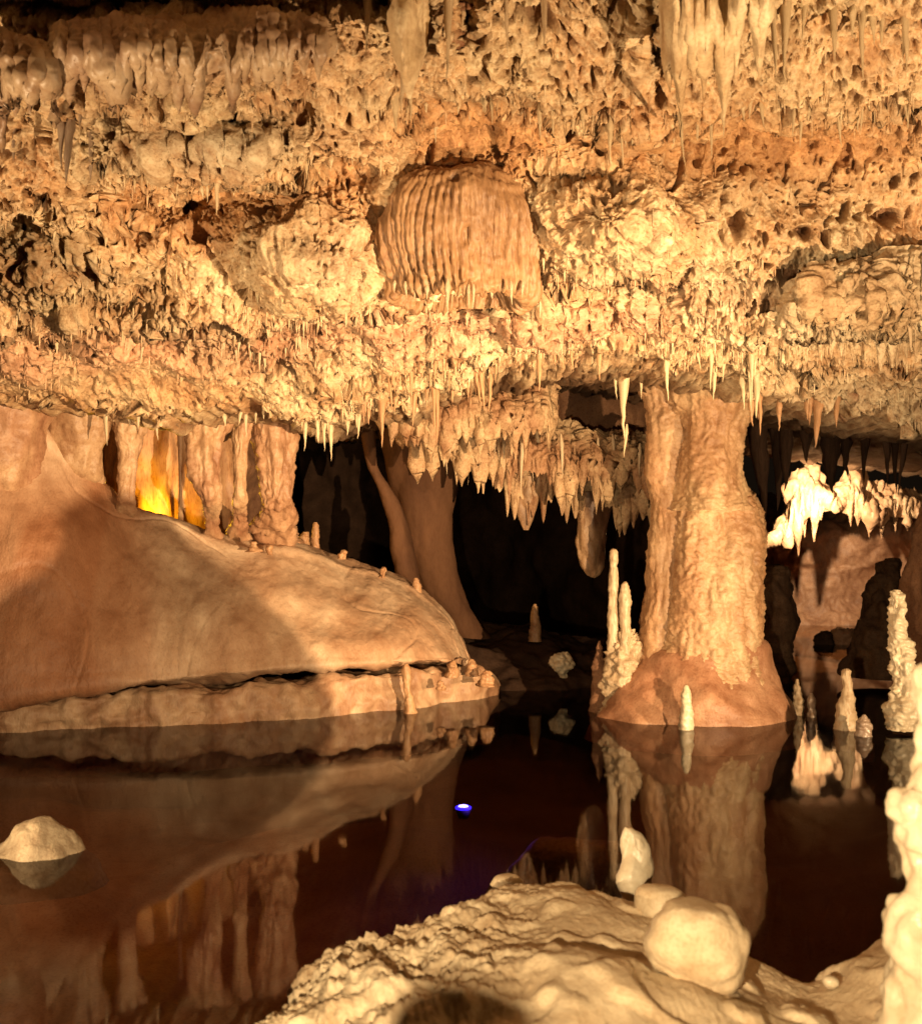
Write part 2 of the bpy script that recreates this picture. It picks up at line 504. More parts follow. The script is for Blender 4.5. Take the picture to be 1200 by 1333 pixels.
def tintf(base, alt, s=2.5, st=0.4, seed=50, k=1.4):
    base, alt = np.array(base), np.array(alt)

    def f(P, A=None):
        z = np.clip(0.5 + k * fbm(P.astype(np.float32), (s, s, s * st), 3, seed), 0, 1)[..., None]
        return base * z + alt * (1 - z)
    return f


# ------------------------------------------------------------------ shield dome hanging from the ceiling
root = empty('hanging_shield', W(598, 300, 6.7))
tag(root, 'ribbed brown bell-shaped shield of flowstone hanging from the middle of the ceiling', 'flowstone')


def shield_d(P, rad):
    P = P.astype(np.float32)
    zz = (P[..., 2] - P[..., 2].min()) / np.ptp(P[..., 2])
    c0 = P.mean(1, keepdims=True)
    ang = np.arctan2(P[..., 1] - c0[..., 1], P[..., 0] - c0[..., 0])
    wob = .3 * perlin(P, (2.5, 2.5, 1.6), 66) + .10 * perlin(P, (8, 8, 4), 67)
    low = sstep(1 - zz, 0.08, 0.5)
    ribs = np.abs(np.sin(ang * 17 + 8 * wob + 1.5 * np.sin(ang * 3))) ** .7
    fine = np.abs(np.sin(ang * 39 + 14 * wob))
    amp = .75 + 1.1 * perlin(P, (4, 4, 2.5), 68)
    v = low * (0.034 * ribs * amp + 0.014 * fine) + (1 - low) * 0.02 * perlin(P, (4, 4, 20), 62)
    return v - .03 + 0.055 * fbm(P, (2.2, 2.2, 2.2), 3, 63) - .03 * sstep(perlin(P, (9, 9, 4), 70), .35, .6) + 0.012 * billow(P, (40, 40, 18), 1, 65) + .008 * perlin(P, (30, 30, 14), 69)


lathe('bell', [(210, 588, 598, 6.50), (211, 574, 612, 6.46), (216, 556, 636, 6.40), (226, 534, 660, 6.35), (242, 515, 679, 6.33), (266, 503, 690, 6.34), (296, 498, 695, 6.38), (330, 498, 697, 6.43), (362, 500, 698, 6.48),
               (384, 503, 697, 6.51), (393, 509, 692, 6.53), (392, 518, 684, 6.53), (382, 524, 678, 6.53), (360, 540, 662, 6.53)], 6.3, M_SHIELD, shield_d, 0.62, 300, 170, root)


def drapery(name, label, px0, px1, top, base, teeth, Y, mat, thick=.12, a=1.0, tint=None, seed=0, cat='drapery', parent=None, nu=None, nv=70, bulge=.25, rd0=.1, pop=0):
    """a fused hanging sheet of stone whose hem runs out into teeth (centre px, half width px, length px)"""
    nu = nu or int((px1 - px0) / 1.3)
    x = np.linspace(px0, px1, nu)
    tl, bl = np.array(top, float), np.array(base, float)
    tp = np.interp(x, tl[:, 0], tl[:, 1])
    hb = np.interp(x, bl[:, 0], bl[:, 1])
    ext = np.zeros(nu)
    rnd = np.zeros(nu)
    for c_, w_, l_ in teeth:
        u = np.clip(1 - np.abs(x - c_) / w_, 0, 1)
        ext = np.maximum(ext, l_ * u ** .62)
        rnd = np.maximum(rnd, w_ * np.sqrt(np.clip(1 - ((x - c_) / w_) ** 2, 0, 1)))
    hem = hb + ext
    t = np.linspace(0, 1, nv)[:, None]
    py = tp + (hem - tp) * t
    pxg = np.broadcast_to(x, py.shape)
    Yg = Y(pxg, py) if callable(Y) else np.full(py.shape, float(Y))
    Yg = Yg - bulge * np.sin(np.clip(t * 1.15, 0, 1) * math.pi * .62) + bulge * .3
    sidef = np.minimum(sstep(x, px0, px0 + 12), 1 - sstep(x, px1 - 12, px1))[None]
    Yg = Yg + .25 * (1 - sidef)
    fr = Yg - .8 * rnd[None] / F * Yg * sstep(t, rd0, rd0 + .45) * (1 - .5 * sstep(t, .85, 1))
    Pf = W(pxg, py, fr)
    q_ = Pf.astype(np.float32)
    n_ = normals(Pf)
    n_[np.sum(n_ * (np.array([0, 0, EYE]) - Pf), -1) < 0] *= -1
    dd = a * (.06 * fbm(q_, 2.2, 2, seed) + .05 * billow(q_, (9, 5, 1.1), 1, seed + 2) + .025 * billow(q_, (20, 12, 3), 1, seed + 3) + .012 * billow(q_, (40, 40, 20), 1, seed + 4))
    dd = dd + pop * (1 - sstep(t, .6, .9)) * (.07 * billow(q_, (13, 13, 11), 1, seed + 5) + .05 * billow(q_, (27, 27, 22), 1, seed + 6))
    dd = dd * (1 - .7 * sstep(t, .85, 1))
    Pf = Pf + n_ * dd[..., None]
    Pb = W(pxg, py - 1.5, Yg + thick * (1.02 - t * .9))[::-1]
    Pall = np.concatenate([Pf, Pb], 0)
    me = np_mesh(name, Pall, grid_quads(2 * nv, nu), tint(Pall) if tint else None)
    o = link(name, me, mat, parent)
    return tag(o, label, cat) if not parent else o


def teeth(px0, px1, n, wd, ln, sd):
    r_ = np.random.default_rng(sd)
    return [(px0 + (px1 - px0) * (i + r_.uniform(.1, .9)) / n, r_.uniform(*wd), ln[0] + (ln[1] - ln[0]) * r_.random() ** 1.7) for i in range(n)]


cY = lambda off: (lambda px, py: ceiling_Y(px, np.minimum(py, 440)) - off)
WETT = tintf((0.40, 0.30, 0.205), (0.26, 0.165, 0.11), 3, .5, 601, 1.6)
drapery('wet_drapery', 'wide glistening grey-brown drapery along the upper left ceiling', 62, 432, [(55, 34), (120, 24), (240, 14), (330, 16), (432, 30)],
        [(60, 70), (130, 84), (190, 96), (230, 108), (262, 100), (290, 92), (330, 84), (432, 74)],
        [(72, 9, 70), (92, 10, 60), (110, 9, 40), (133, 9, 40), (147, 9, 66), (158, 8, 60), (181, 7, 30), (200, 9, 26), (214, 16, 20), (233, 10, 42), (254, 13, 56), (303, 10, 62), (318, 8, 20), (336, 6, 34), (349, 6, 28), (362, 6, 40), (376, 6, 34), (396, 7, 22), (415, 7, 30)], cY(.34), M_WETD, .2, .75, WETT, 610, rd0=.42, bulge=.2, pop=.35)
drapery('wet_drapery', 'dark hanging drapery with long pointed teeth at the upper left edge', -60, 76, [(-60, 20), (20, 44), (76, 60)], [(-60, 90), (0, 110), (40, 100), (76, 90)],
        [(-40, 14, 90), (-14, 14, 70), (4, 10, 92), (22, 11, 48), (40, 12, 50), (58, 10, 42), (70, 6, 80)], cY(.42), M_WETD, .2, .75, WETT, 620, rd0=.38, pop=.3)
CRT = tintf((0.60, 0.50, 0.34), (0.48, 0.36, 0.22), 3, .4, 631)
drapery('cream_drapery', 'fused cream drapery with thick pointed teeth at the top right', 862, 1010, [(862, -60), (1010, -60)], [(862, 10), (890, 20), (960, 20), (1010, 0)],
        [(872, 9, 112), (886, 6, 165), (903, 11, 92), (916, 11, 112), (930, 11, 70), (942, 17, 140), (957, 9, 80), (988, 12, 96)], cY(.45), M_COL, .15, .6, CRT, 640)
drapery('tan_drapery', 'broad tan drapery with a shadowed right side at the top centre', 512, 556, [(505, -60), (560, -60)], [(505, 60), (530, 90), (560, 60)], [(534, 18, 40), (519, 7, 10), (546, 8, 10)], cY(.32), M_COL, .12, .8, CRT, 650)
RCT = tintf((0.50, 0.41, 0.28), (0.38, 0.27, 0.16), 3, .4, 661)
drapery('right_curtain', 'long curtain of greyish tan drip stone hanging at the right edge', 1030, 1260, [(1030, 385), (1060, 350), (1110, 340), (1150, 320), (1260, 320)], [(1030, 410), (1080, 420), (1200, 430), (1260, 430)],
        teeth(1034, 1250, 34, (4, 8), (10, 62), 662), cY(.15), M_CEIL, .2, 1.2, RCT, 663, bulge=.12, rd0=.35, pop=1)
drapery('side_curtain', 'short row of fused drip stone right of the boulder bulge', 955, 1060, [(955, 415), (1060, 395)], [(955, 430), (1060, 440)], teeth(958, 1056, 14, (4, 7), (6, 30), 672), cY(.1), M_CEIL, .15, 1.2, RCT, 673, bulge=.08, rd0=.4, pop=1)

# ------------------------------------------------------------------ flowstone bank on the left
bank = empty('flowstone_bank', W(300, 950, 8.6))
tag(bank, 'broad smooth tan flowstone mound sloping into the pool on the left', 'flowstone')
cx = [-500, -250, -60, 60, 150, 220, 300, 390, 470, 530, 575, 600, 612]
top = [480, 490, 505, 560, 652, 674, 700, 716, 736, 758, 795, 832, 862]
bot_ = [960, 940, 925, 905, 893, 888, 880, 870, 866, 862, 861, 862, 866]
Yt = [8.8, 8.85, 8.9, 9.05, 9.5, 9.7, 9.95, 10.3, 10.6, 10.8, 10.8, 10.7, 10.6]
Yb_ = [7.2, 7.7, 8.1, 8.3, 8.45, 8.6, 8.75, 9.05, 9.3, 9.55, 9.8, 10.05, 10.25]
ctrl = []
ctrl.append([(x, b + 4, yb2 + 0.9) for x, b, yb2 in zip(cx, bot_, Yb_)])
ctrl.append([(x, b + 3, yb2 + 0.25) for x, b, yb2 in zip(cx, bot_, Yb_)])
for t, g in ((0.0, 0.0), (0.08, 0.0), (0.22, 0.06), (0.4, 0.2), (0.6, 0.42), (0.8, 0.70), (0.92, 0.87), (1.0, 1.0)):
    ctrl.append([(x, b + (tp - b) * t, y0 + (y1 - y0) * g) for x, tp, b, y0, y1 in zip(cx, top, bot_, Yb_, Yt)])
ctrl.append([(x, tp + 6, y1 + 0.5) for x, tp, y1 in zip(cx, top, Yt)])
ctrl.append([(x + 5, tp + 110, y1 + 1.6) for x, tp, y1 in zip(cx, top, Yt)])


def bank_d(P, A):
    P = P.astype(np.float32)
    v = 0.07 * fbm(P, (1.1, 1.1, 1.1), 2, 70) + 0.022 * fbm(P, (3.5, 1.6, 0.8), 3, 72) + 0.008 * billow(P, (14, 4, 3), 2, 75) + .004 * fbm(P, (30, 20, 8), 2, 76) - .012 * sstep(np.abs(perlin(P, (1.3, 1.0, .5), 74)), .03, 0)
    v += 0.004 * perlin(P, (3, 2.5, 14), 77)
    return v


def bank_c(P, A):
    px, py = A[..., 0], A[..., 1]
    P = P.astype(np.float32)
    z = np.clip(0.5 + 1.1 * fbm(P, (2.4, 1.2, 0.8), 3, 78), 0, 1)[..., None]
    c = np.array((0.52, 0.38, 0.265)) * z + np.array((0.43, 0.275, 0.175)) * (1 - z)
    zr = sstep(perlin(P, (2.6, .5, .3), 79), 0.0, .4)
    red = np.clip((1 - sstep(px, 130, 235)) * (0.7 + 0.5 * zr) * sstep(py, 560, 680) + 0.35 * G(px, py, 190, 800, 18, 130), 0, 1)[..., None]
    c = mixc(c, np.array((0.33, 0.155, 0.08)), np.clip(red, 0, 1) * 0.9)
    gr = G(px, py, 260, 760, 60, 70)[..., None]
    c = mixc(c, np.array((0.40, 0.35, 0.28)), gr * 0.5)
    return c


sheet('mound', ctrl, 230, 420, bank_d, M_FLOW, bank, bank_c)
# lower shelf at the water
sx = [-500, -250, -60, 60, 150, 250, 350, 450, 540, 600, 635, 650]
st = [965, 945, 928, 910, 898, 892, 882, 874, 868, 864, 872, 893]
sw = [990, 972, 958, 952, 948, 944, 938, 931, 922, 914, 908, 904]
ctrl = []
y_w = [F * EYE / (v - HZ) for v in sw]
for t, g, dz in ((1, 0, 60), (1, 0, 20), (1, 0.0, 0), (0.7, -0.01, 0), (0.4, 0.01, 0), (0.15, 0.05, 0), (0.03, 0.15, 0), (0.0, 0.4, 0), (-0.02, 1.0, 0)):
    ctrl.append([(x, tp + (wp - tp) * t + dz, yw + g) for x, tp, wp, yw in zip(sx, st, sw, y_w)])


def shelf_d(P, A):
    P = P.astype(np.float32)
    e = 1 - sstep(A[..., 0], 560, 648) * 0.4
    low = sstep(A[..., 1], 915, 940)
    return e * (0.08 * fbm(P, (2.5, 2.5, 2.5), 3, 80) + 0.035 * billow(P, (6, 6, 4), 2, 83) + 0.03 * low * billow(P, (12, 5, 1.2), 1, 86) - .03)


sheet('lower_shelf', ctrl, 120, 380, shelf_d, M_FLOW, bank, tintf((0.48, 0.335, 0.22), (0.34, 0.20, 0.12), 4, 1, 88))

# columns standing on the bank
def column(name, label, rows, Y, base, alt, seed, a=1.0, depth=1.0, nseg=84, nrow=130, st=0.22):
    rows = [(r[0], r[1], r[2], (r[3] if len(r) > 3 else Y + 1.1 * max(0, (r[0] - 655) / 80))) for r in rows]
    lf = lumps(0.09 * a, 3, 0.08 * a, 8, 0.03 * a, 26, seed, st + .1)
    ff = lambda P, rad: lf(P, rad) + a * (.05 * billow(P.astype(np.float32), (13, 13, 1.0), 1, seed + 9) + .022 * billow(P.astype(np.float32), (34, 34, 12), 1, seed + 10) + .02 * perlin(P.astype(np.float32), (4, 4, 16), seed + 11)) * np.clip(rad / .1, .15, 1)[:, None]
    o = lathe(name, rows, Y, M_COL, ff, depth, nseg, nrow, None, tintf(base, alt, 3, .35, seed + 5))
    return tag(o, label, 'column', 'columns joining the left bank to the ceiling')


LB, LA = (0.50, 0.34, 0.21), (0.36, 0.20, 0.12)
column('stone_column', 'thick pale column at the far left edge', [(470, -130, 130, 8.9), (500, -90, 92, 8.9), (535, -62, 68, 8.9), (580, -55, 61, 8.92), (620, -58, 60, 8.98), (660, -70, 70, 9.2), (700, -90, 90, 9.8), (740, -120, 120, 10.6)], 8.95, LB, LA, 101, 0.5)
column('stone_column', 'broad flat slab of flowstone beside the pale edge column', [(480, 20, 200, 9.2), (512, 40, 170, 9.2), (545, 54, 146, 9.2), (580, 62, 134, 9.22), (620, 60, 136, 9.3), (650, 52, 150, 9.6), (690, 30, 190, 10.3), (730, 10, 220, 11.2)], 9.25, (0.42, 0.28, 0.17), (0.33, 0.19, 0.11), 111, 0.4, 0.7)
column('stone_column', 'slim column left of the glowing yellow niche', [(490, 120, 225), (520, 138, 205), (550, 150, 190), (585, 157, 178), (630, 157, 174), (660, 155, 176), (710, 150, 182)], 9.3, LB, LA, 121, 0.6)
column('stone_column', 'crooked column tapering downward right of the glowing yellow niche', [(485, 205, 335), (515, 226, 316), (545, 242, 300), (580, 248, 286), (620, 252, 284), (650, 262, 286), (680, 268, 284), (740, 264, 288)], 9.35, LB, LA, 131, 0.7)
column('stone_column', 'narrow twin-stemmed column between the crooked and the thick rough columns', [(490, 284, 350), (530, 294, 334), (560, 302, 325), (600, 305, 319), (650, 304, 320), (690, 302, 324), (760, 296, 334)], 9.6, LB, LA, 141, 0.7)
column('stone_column', 'thick rough reddish column at the right end of the left bank', [(480, 300, 425), (510, 318, 402), (540, 334, 386), (580, 338, 380), (620, 341, 380), (660, 340, 383), (700, 332, 388), (770, 326, 394)], 9.75, (0.46, 0.29, 0.18), (0.34, 0.185, 0.11), 151, 0.8)
column('stone_column', 'thread-thin column hanging in front of the yellow niche opening', [(520, 226, 244), (560, 231, 239), (620, 233, 237), (660, 233, 238), (700, 230, 242)], 9.9, LB, LA, 161, 0.15, nseg=16)

# wall of the niche behind the bank
ctrl = [[(x, y, Y) for x, Y in ((-300, 13), (0, 12.4), (130, 12.2), (250, 12.2), (300, 12.4), (340, 13.5), (350, 16))] for y in (470, 560, 640, 720, 800, 860)]


def wall_d(P, A):
    P = P.astype(np.float32)
    return 0.25 * fbm(P, 0.9, 3, 170) + 0.08 * billow(P, (4, 4, 2), 2, 173)


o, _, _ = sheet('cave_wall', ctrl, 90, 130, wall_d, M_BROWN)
tag(o, kind='structure')
ctrl = [[(x, y, Y) for x, Y in ((90, 12.0), (140, 11.6), (180, 11.3), (215, 11.35), (250, 11.6), (300, 12.0))] for y in (530, 570, 620, 650, 690, 720)]
o, _, _ = sheet('flowstone_curtain', ctrl, 50, 50, lambda P, A: 0.07 * fbm(P.astype(np.float32), (3, 3, 1), 3, 174) + 0.09 * billow(P.astype(np.float32), (9, 9, 1.3), 2, 175), M_ORANGE)
tag(o, 'fluted flowstone curtain glowing yellow inside the niche of the left bank', 'flowstone')

# ------------------------------------------------------------------ dark passage in the middle
def ps(o, label, cat='flowstone', group=None):
    return tag(o, label, cat, group)


RB, RA = (0.16, 0.08, 0.045), (0.10, 0.05, 0.03)
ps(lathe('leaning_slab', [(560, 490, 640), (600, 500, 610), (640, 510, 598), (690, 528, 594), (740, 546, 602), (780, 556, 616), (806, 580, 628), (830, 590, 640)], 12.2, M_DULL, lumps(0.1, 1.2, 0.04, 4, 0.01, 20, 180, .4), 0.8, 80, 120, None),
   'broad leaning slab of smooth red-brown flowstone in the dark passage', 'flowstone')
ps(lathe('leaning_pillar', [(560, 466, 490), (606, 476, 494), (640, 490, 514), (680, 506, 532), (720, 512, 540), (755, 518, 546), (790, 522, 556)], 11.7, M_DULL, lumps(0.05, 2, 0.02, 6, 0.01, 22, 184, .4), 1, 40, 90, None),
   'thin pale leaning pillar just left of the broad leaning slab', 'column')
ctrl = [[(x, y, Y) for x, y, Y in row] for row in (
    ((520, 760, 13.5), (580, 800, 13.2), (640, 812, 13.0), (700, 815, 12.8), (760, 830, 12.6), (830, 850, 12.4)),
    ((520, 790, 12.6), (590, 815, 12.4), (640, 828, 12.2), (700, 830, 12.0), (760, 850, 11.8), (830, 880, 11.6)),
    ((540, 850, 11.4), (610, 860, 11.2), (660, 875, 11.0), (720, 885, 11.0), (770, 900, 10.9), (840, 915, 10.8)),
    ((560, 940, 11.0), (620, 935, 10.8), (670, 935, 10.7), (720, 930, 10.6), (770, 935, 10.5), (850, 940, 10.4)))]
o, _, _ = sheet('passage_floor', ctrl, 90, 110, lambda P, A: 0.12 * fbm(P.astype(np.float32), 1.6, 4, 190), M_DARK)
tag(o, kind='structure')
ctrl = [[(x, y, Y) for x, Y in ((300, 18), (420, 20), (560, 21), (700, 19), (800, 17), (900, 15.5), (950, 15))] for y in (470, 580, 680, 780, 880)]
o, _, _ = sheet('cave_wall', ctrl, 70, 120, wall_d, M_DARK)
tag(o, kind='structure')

# ------------------------------------------------------------------ rear shelf of drip curtains
CUT = tintf((0.46, 0.33, 0.20), (0.31, 0.175, 0.095), 3, .5, 201)
cur = empty('drip_curtain', W(680, 560, 10.4))
tag(cur, 'long shelf of tan drip curtains in the dim recess left of the main column', 'flowstone')
drapery('upper_tier', None, 490, 720, [(490, 500), (560, 480), (640, 470), (720, 486)], [(490, 545), (540, 556), (600, 562), (660, 560), (720, 550)], teeth(496, 716, 38, (3, 6), (6, 50), 702), 10.0, M_CEIL, .5, 1.3, CUT, 703, parent=cur, bulge=.35, rd0=.35, pop=.8)
drapery('middle_tier', None, 520, 862, [(520, 520), (700, 540), (760, 562), (862, 568)], [(520, 570), (600, 580), (640, 590), (700, 610), (770, 606), (862, 600)], teeth(524, 858, 64, (3, 6), (8, 70), 712), 10.4, M_CEIL, .5, 1.2, CUT, 713, parent=cur, bulge=.3, rd0=.35, pop=.8)
drapery('lower_tier', None, 630, 870, [(630, 560), (870, 575)], [(630, 590), (660, 640), (700, 640), (760, 650), (870, 650)], teeth(634, 866, 34, (3, 8), (10, 66), 722), 10.75, M_CEIL, .5, 1.1, CUT, 723, parent=cur, bulge=.2, rd0=.35, pop=.8)
for row, lab in (([(640, 742, 800), (670, 748, 792), (700, 752, 786), (730, 755, 784), (746, 762, 780), (752, 770, 775)], 'blunt flat-ended hanging mass left of the main column'),
                 ([(620, 664, 706), (650, 670, 698), (672, 676, 692), (690, 682, 687)], 'pointed broad drapery hanging over the dark passage')):
    ps(lathe('hanging_drapery', row, 10.7, M_COL, lumps(.05, 4, .05, 10, .02, 26, 203, .25), .7, 40, 60, None, tintf((0.42, 0.28, 0.17), RA, 3, .4, 204)), lab, 'drapery')
# smooth niche wall above the shelf
ctrl = [[(x, y, Y) for x, Y in ((640, 11.6), (700, 11.2), (745, 11.0), (790, 11.1), (850, 11.6))] for y in (455, 490, 530, 565, 590)]
o, _, _ = sheet('cave_wall', ctrl, 50, 70, lambda P, A: 0.06 * fbm(P.astype(np.float32), 2, 3, 206), M_BROWN)
tag(o, kind='structure')

# ------------------------------------------------------------------ main column
colr = empty('main_column', W(905, 945, 8.75))
tag(colr, 'massive cream column rising from the pool to the ceiling right of centre', 'column')
CB, CA = (0.54, 0.39, 0.24), (0.43, 0.26, 0.145)


def col_d(seed, a=1.0, fl=1.0):
    def f(P, rad):
        P = P.astype(np.float32)
        wv = P + .04 * np.stack([perlin(P, 6, seed), perlin(P, 6, seed + 1), perlin(P, 6, seed + 2)], -1)
        return a * (0.09 * fbm(P, (2, 2, 1), 2, seed) + fl * 0.05 * billow(wv, (8, 8, .9), 1, seed + 3) + 0.034 * billow(wv, (11, 11, 9), 1, seed + 5) + 0.024 * billow(wv, (24, 24, 30), 1, seed + 6) + .008 * billow(wv, (60, 60, 60), 1, seed + 7) - .03)
    return f


lathe('upper_shaft', [(430, 790, 1050), (470, 822, 1026), (500, 850, 1002), (528, 874, 976), (560, 886, 965), (600, 884, 966), (640, 880, 972), (665, 876, 980)], 9.2, M_COL, col_d(210, .8), 1, 150, 150, colr, tintf(CB, CA, 3, .4, 212))
lathe('side_shaft', [(430, 770, 930), (470, 800, 918), (500, 824, 910), (528, 841, 906), (560, 845, 906), (610, 846, 906), (660, 852, 900), (720, 846, 910), (790, 836, 905), (850, 828, 905), (905, 815, 915)], 9.4, M_COL, col_d(220, .8), 1, 120, 170, colr, tintf((0.46, 0.31, 0.19), CA, 3, .4, 222))
lathe('trunk', [(636, 890, 960), (642, 878, 978), (655, 872, 986), (700, 868, 990), (750, 862, 989), (800, 856, 990), (850, 850, 996), (880, 846, 1002), (920, 840, 1010)], 9.35, M_COL, col_d(230, 1, .7), 1, 200, 240, colr, tintf(CB, CA, 3, .5, 232))
lathe('apron', [(832, 880, 972), (840, 850, 992), (864, 828, 1004), (892, 806, 1014), (916, 788, 1022), (936, 774, 1030), (960, 758, 1045)], 9.35, M_COL, lumps(0.08, 2, 0.02, 5, 0.008, 26, 240, 1.2), 0.8, 160, 90, colr, tintf((0.46, 0.27, 0.17), (0.38, 0.20, 0.12), 2, .6, 242))


# slim stalagmites left of the column
def stalagmite(label, rows, Y, mat, seed, a=1.0, group=None, cat='stalagmite', nseg=28, nrow=60, st=.8):
    o = lathe('stalagmite', rows, Y, mat, lumps(.02 * a, 8, .02 * a, 24, .008 * a, 60, seed, st, rel=.04), 1, nseg, nrow)
    return tag(o, label, cat, group)


stalagmite('tall slim stalagmite standing left of the main column', [(714, 797, 799), (722, 793, 804), (760, 792, 804), (800, 791, 804), (850, 790, 806), (905, 786, 810)], 9.35, M_TAN, 250, .8)
stalagmite('shorter slim stalagmite between the tall one and the main column', [(757, 812, 815), (766, 808, 819), (800, 807, 820), (850, 806, 822), (900, 800, 826)], 9.3, M_TAN, 252, .8)
stalagmite('knobbly popcorn-covered stump at the foot of the two slim stalagmites', [(822, 812, 822), (836, 798, 832), (870, 790, 832), (900, 788, 828), (925, 784, 824), (945, 782, 824)], 9.35, M_TAN, 254, 3.0, nseg=60, nrow=80)
stalagmite('dim pointed stump in the water left of the popcorn stump', [(834, 779, 781), (850, 775, 785), (890, 770, 790), (935, 764, 796)], 9.5, M_BROWN, 256)
stalagmite('tiny white pointed stalagmite in the water before the main column', [(892, 891, 894), (902, 887, 898), (925, 885, 900), (950, 882, 903)], 8.6, M_PALE, 258, .8)

# ------------------------------------------------------------------ right chamber
def far_d(P, A):
    P = P.astype(np.float32)
    return 0.25 * fbm(P, .8, 3, 260) + 0.09 * billow(P, (3, 3, 2), 2, 263) + .03 * billow(P, (10, 10, 7), 2, 266)


ctrl = [[(x, y, (Y + dy) * 1.33) for x, Y in ((900, 15.5), (980, 14.8), (1040, 14.4), (1110, 14.3), (1180, 14.0), (1260, 13), (1400, 11.5))] for y, dy in ((655, 3.0), (668, 0.8), (690, 0.1), (740, 0.25), (790, .1), (820, -.2), (860, -.3))]
o, _, _ = sheet('cave_wall', ctrl, 160, 220, far_d, M_WALL)
tag(o, kind='structure')
# bright hanging flowstone
ltop = [(985, 712), (1005, 700), (1015, 676), (1024, 650), (1035, 616), (1046, 604), (1060, 604), (1070, 622), (1085, 648), (1096, 624), (1108, 600), (1116, 604), (1124, 628), (1150, 634), (1200, 640), (1260, 640)]
drapery('hanging_flowstone', 'brightly lit white flowstone with hanging spikes in the far right chamber', 985, 1260, ltop, [(985, 716), (1030, 690), (1060, 668), (1085, 664), (1110, 672), (1150, 672), (1260, 680)],
        [(1024, 6, 30), (1039, 4, 44), (1047, 2.5, 26), (1059, 3.5, 42), (1067, 2.5, 12), (1107, 3, 16), (1116, 3, 14), (1131, 3.5, 32), (1147, 3.5, 34), (1165, 3, 22), (1180, 3, 18)], 17.9, M_COL, .6, 2.0, tintf((0.54, 0.38, 0.24), (0.44, 0.27, 0.165), 3, .4, 735), 730, 'flowstone', bulge=.3)
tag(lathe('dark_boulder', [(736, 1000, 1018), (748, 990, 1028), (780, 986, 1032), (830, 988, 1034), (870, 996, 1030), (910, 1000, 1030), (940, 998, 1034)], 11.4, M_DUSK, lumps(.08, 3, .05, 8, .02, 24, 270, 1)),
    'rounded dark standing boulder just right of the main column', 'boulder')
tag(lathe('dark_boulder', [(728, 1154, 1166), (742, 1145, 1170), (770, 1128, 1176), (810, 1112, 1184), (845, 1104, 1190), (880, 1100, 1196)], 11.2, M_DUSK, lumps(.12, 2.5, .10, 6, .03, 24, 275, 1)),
    'jagged dark boulder leaning before the wall of the right chamber', 'boulder')
ctrl = [[(x, y, Y * 1.29) for x, y, Y in row] for row in (
    ((985, 812, 15.0), (1040, 814, 14.8), (1100, 818, 14.4), (1180, 822, 14), (1300, 830, 13)),
    ((985, 824, 14.6), (1040, 826, 14.2), (1100, 829, 13.8), (1180, 834, 13.2), (1300, 845, 12)),
    ((985, 850, 14.7), (1040, 852, 14.3), (1100, 860, 13.6), (1180, 870, 12.8), (1300, 885, 11.8)))]
o, _, _ = sheet('far_shore', ctrl, 40, 90, lambda P, A: .05 * fbm(P.astype(np.float32), 3, 3, 278), M_WALL)
tag(o, kind='structure')
for i, (l, r, t, lab) in enumerate(((1060, 1085, 822, 'low flat dark rock lying at the far shore of the right chamber'), (1082, 1112, 818, 'reddish rock leaning at the foot of the jagged dark boulder'))):
    tag(lathe('shore_rock', [(t, l + 8, r - 8), (t + 4, l + 2, r - 2), (t + 14, l, r), (t + 26, l - 3, r + 3)], 15.5, M_DARK if i == 0 else M_WALL, lumps(.05, 5, .03, 12, .01, 30, 281 + i, 1), 1, 40, 40), lab, 'rock')
tag(lathe('smooth_pillar', [(610, 1245, 1275), (640, 1212, 1300), (690, 1196, 1320), (740, 1188, 1330), (800, 1182, 1340), (860, 1176, 1350), (930, 1170, 1360)], 9.6, M_BROWN, lumps(.10, 2, .05, 6, .02, 24, 285, .5), 1, 80, 90),
    'smooth brown pillar at the far right, cut off by the frame edge', 'column')
stalagmite('white popcorn-crusted stalagmite standing by the right edge pillar', [(768, 1164, 1170), (780, 1160, 1174), (820, 1158, 1178), (850, 1160, 1186), (890, 1160, 1190), (915, 1158, 1192), (950, 1156, 1194)], 8.4, M_PALE, 290, 2.2, nseg=60, nrow=120)
for row, Yy, mt, sd, lab in ([[(870, 1098, 1104), (875, 1094, 1108), (900, 1095, 1108), (925, 1090, 1112), (948, 1086, 1116), (975, 1084, 1118)], 8.6, M_TAN, 293, 'round-topped stalagmite in the water between the boulder and popcorn stalagmite'],
                             [[(884, 1036, 1039), (895, 1033, 1042), (920, 1031, 1045), (950, 1028, 1047)], 9.3, M_TAN, 294, 'small pointed pale stalagmite right of the main column foot'],
                             [[(903, 1054, 1057), (915, 1051, 1060), (950, 1048, 1063)], 9.2, M_WET, 295, 'shorter dark stalagmite beside the small pointed pale one'],
                             [[(930, 1122, 1126), (940, 1117, 1131), (962, 1114, 1134), (990, 1110, 1136)], 8.3, M_WET, 296, 'stubby dark stalagmite before the white popcorn-crusted one']):
    stalagmite(lab, row, Yy, mt, sd)

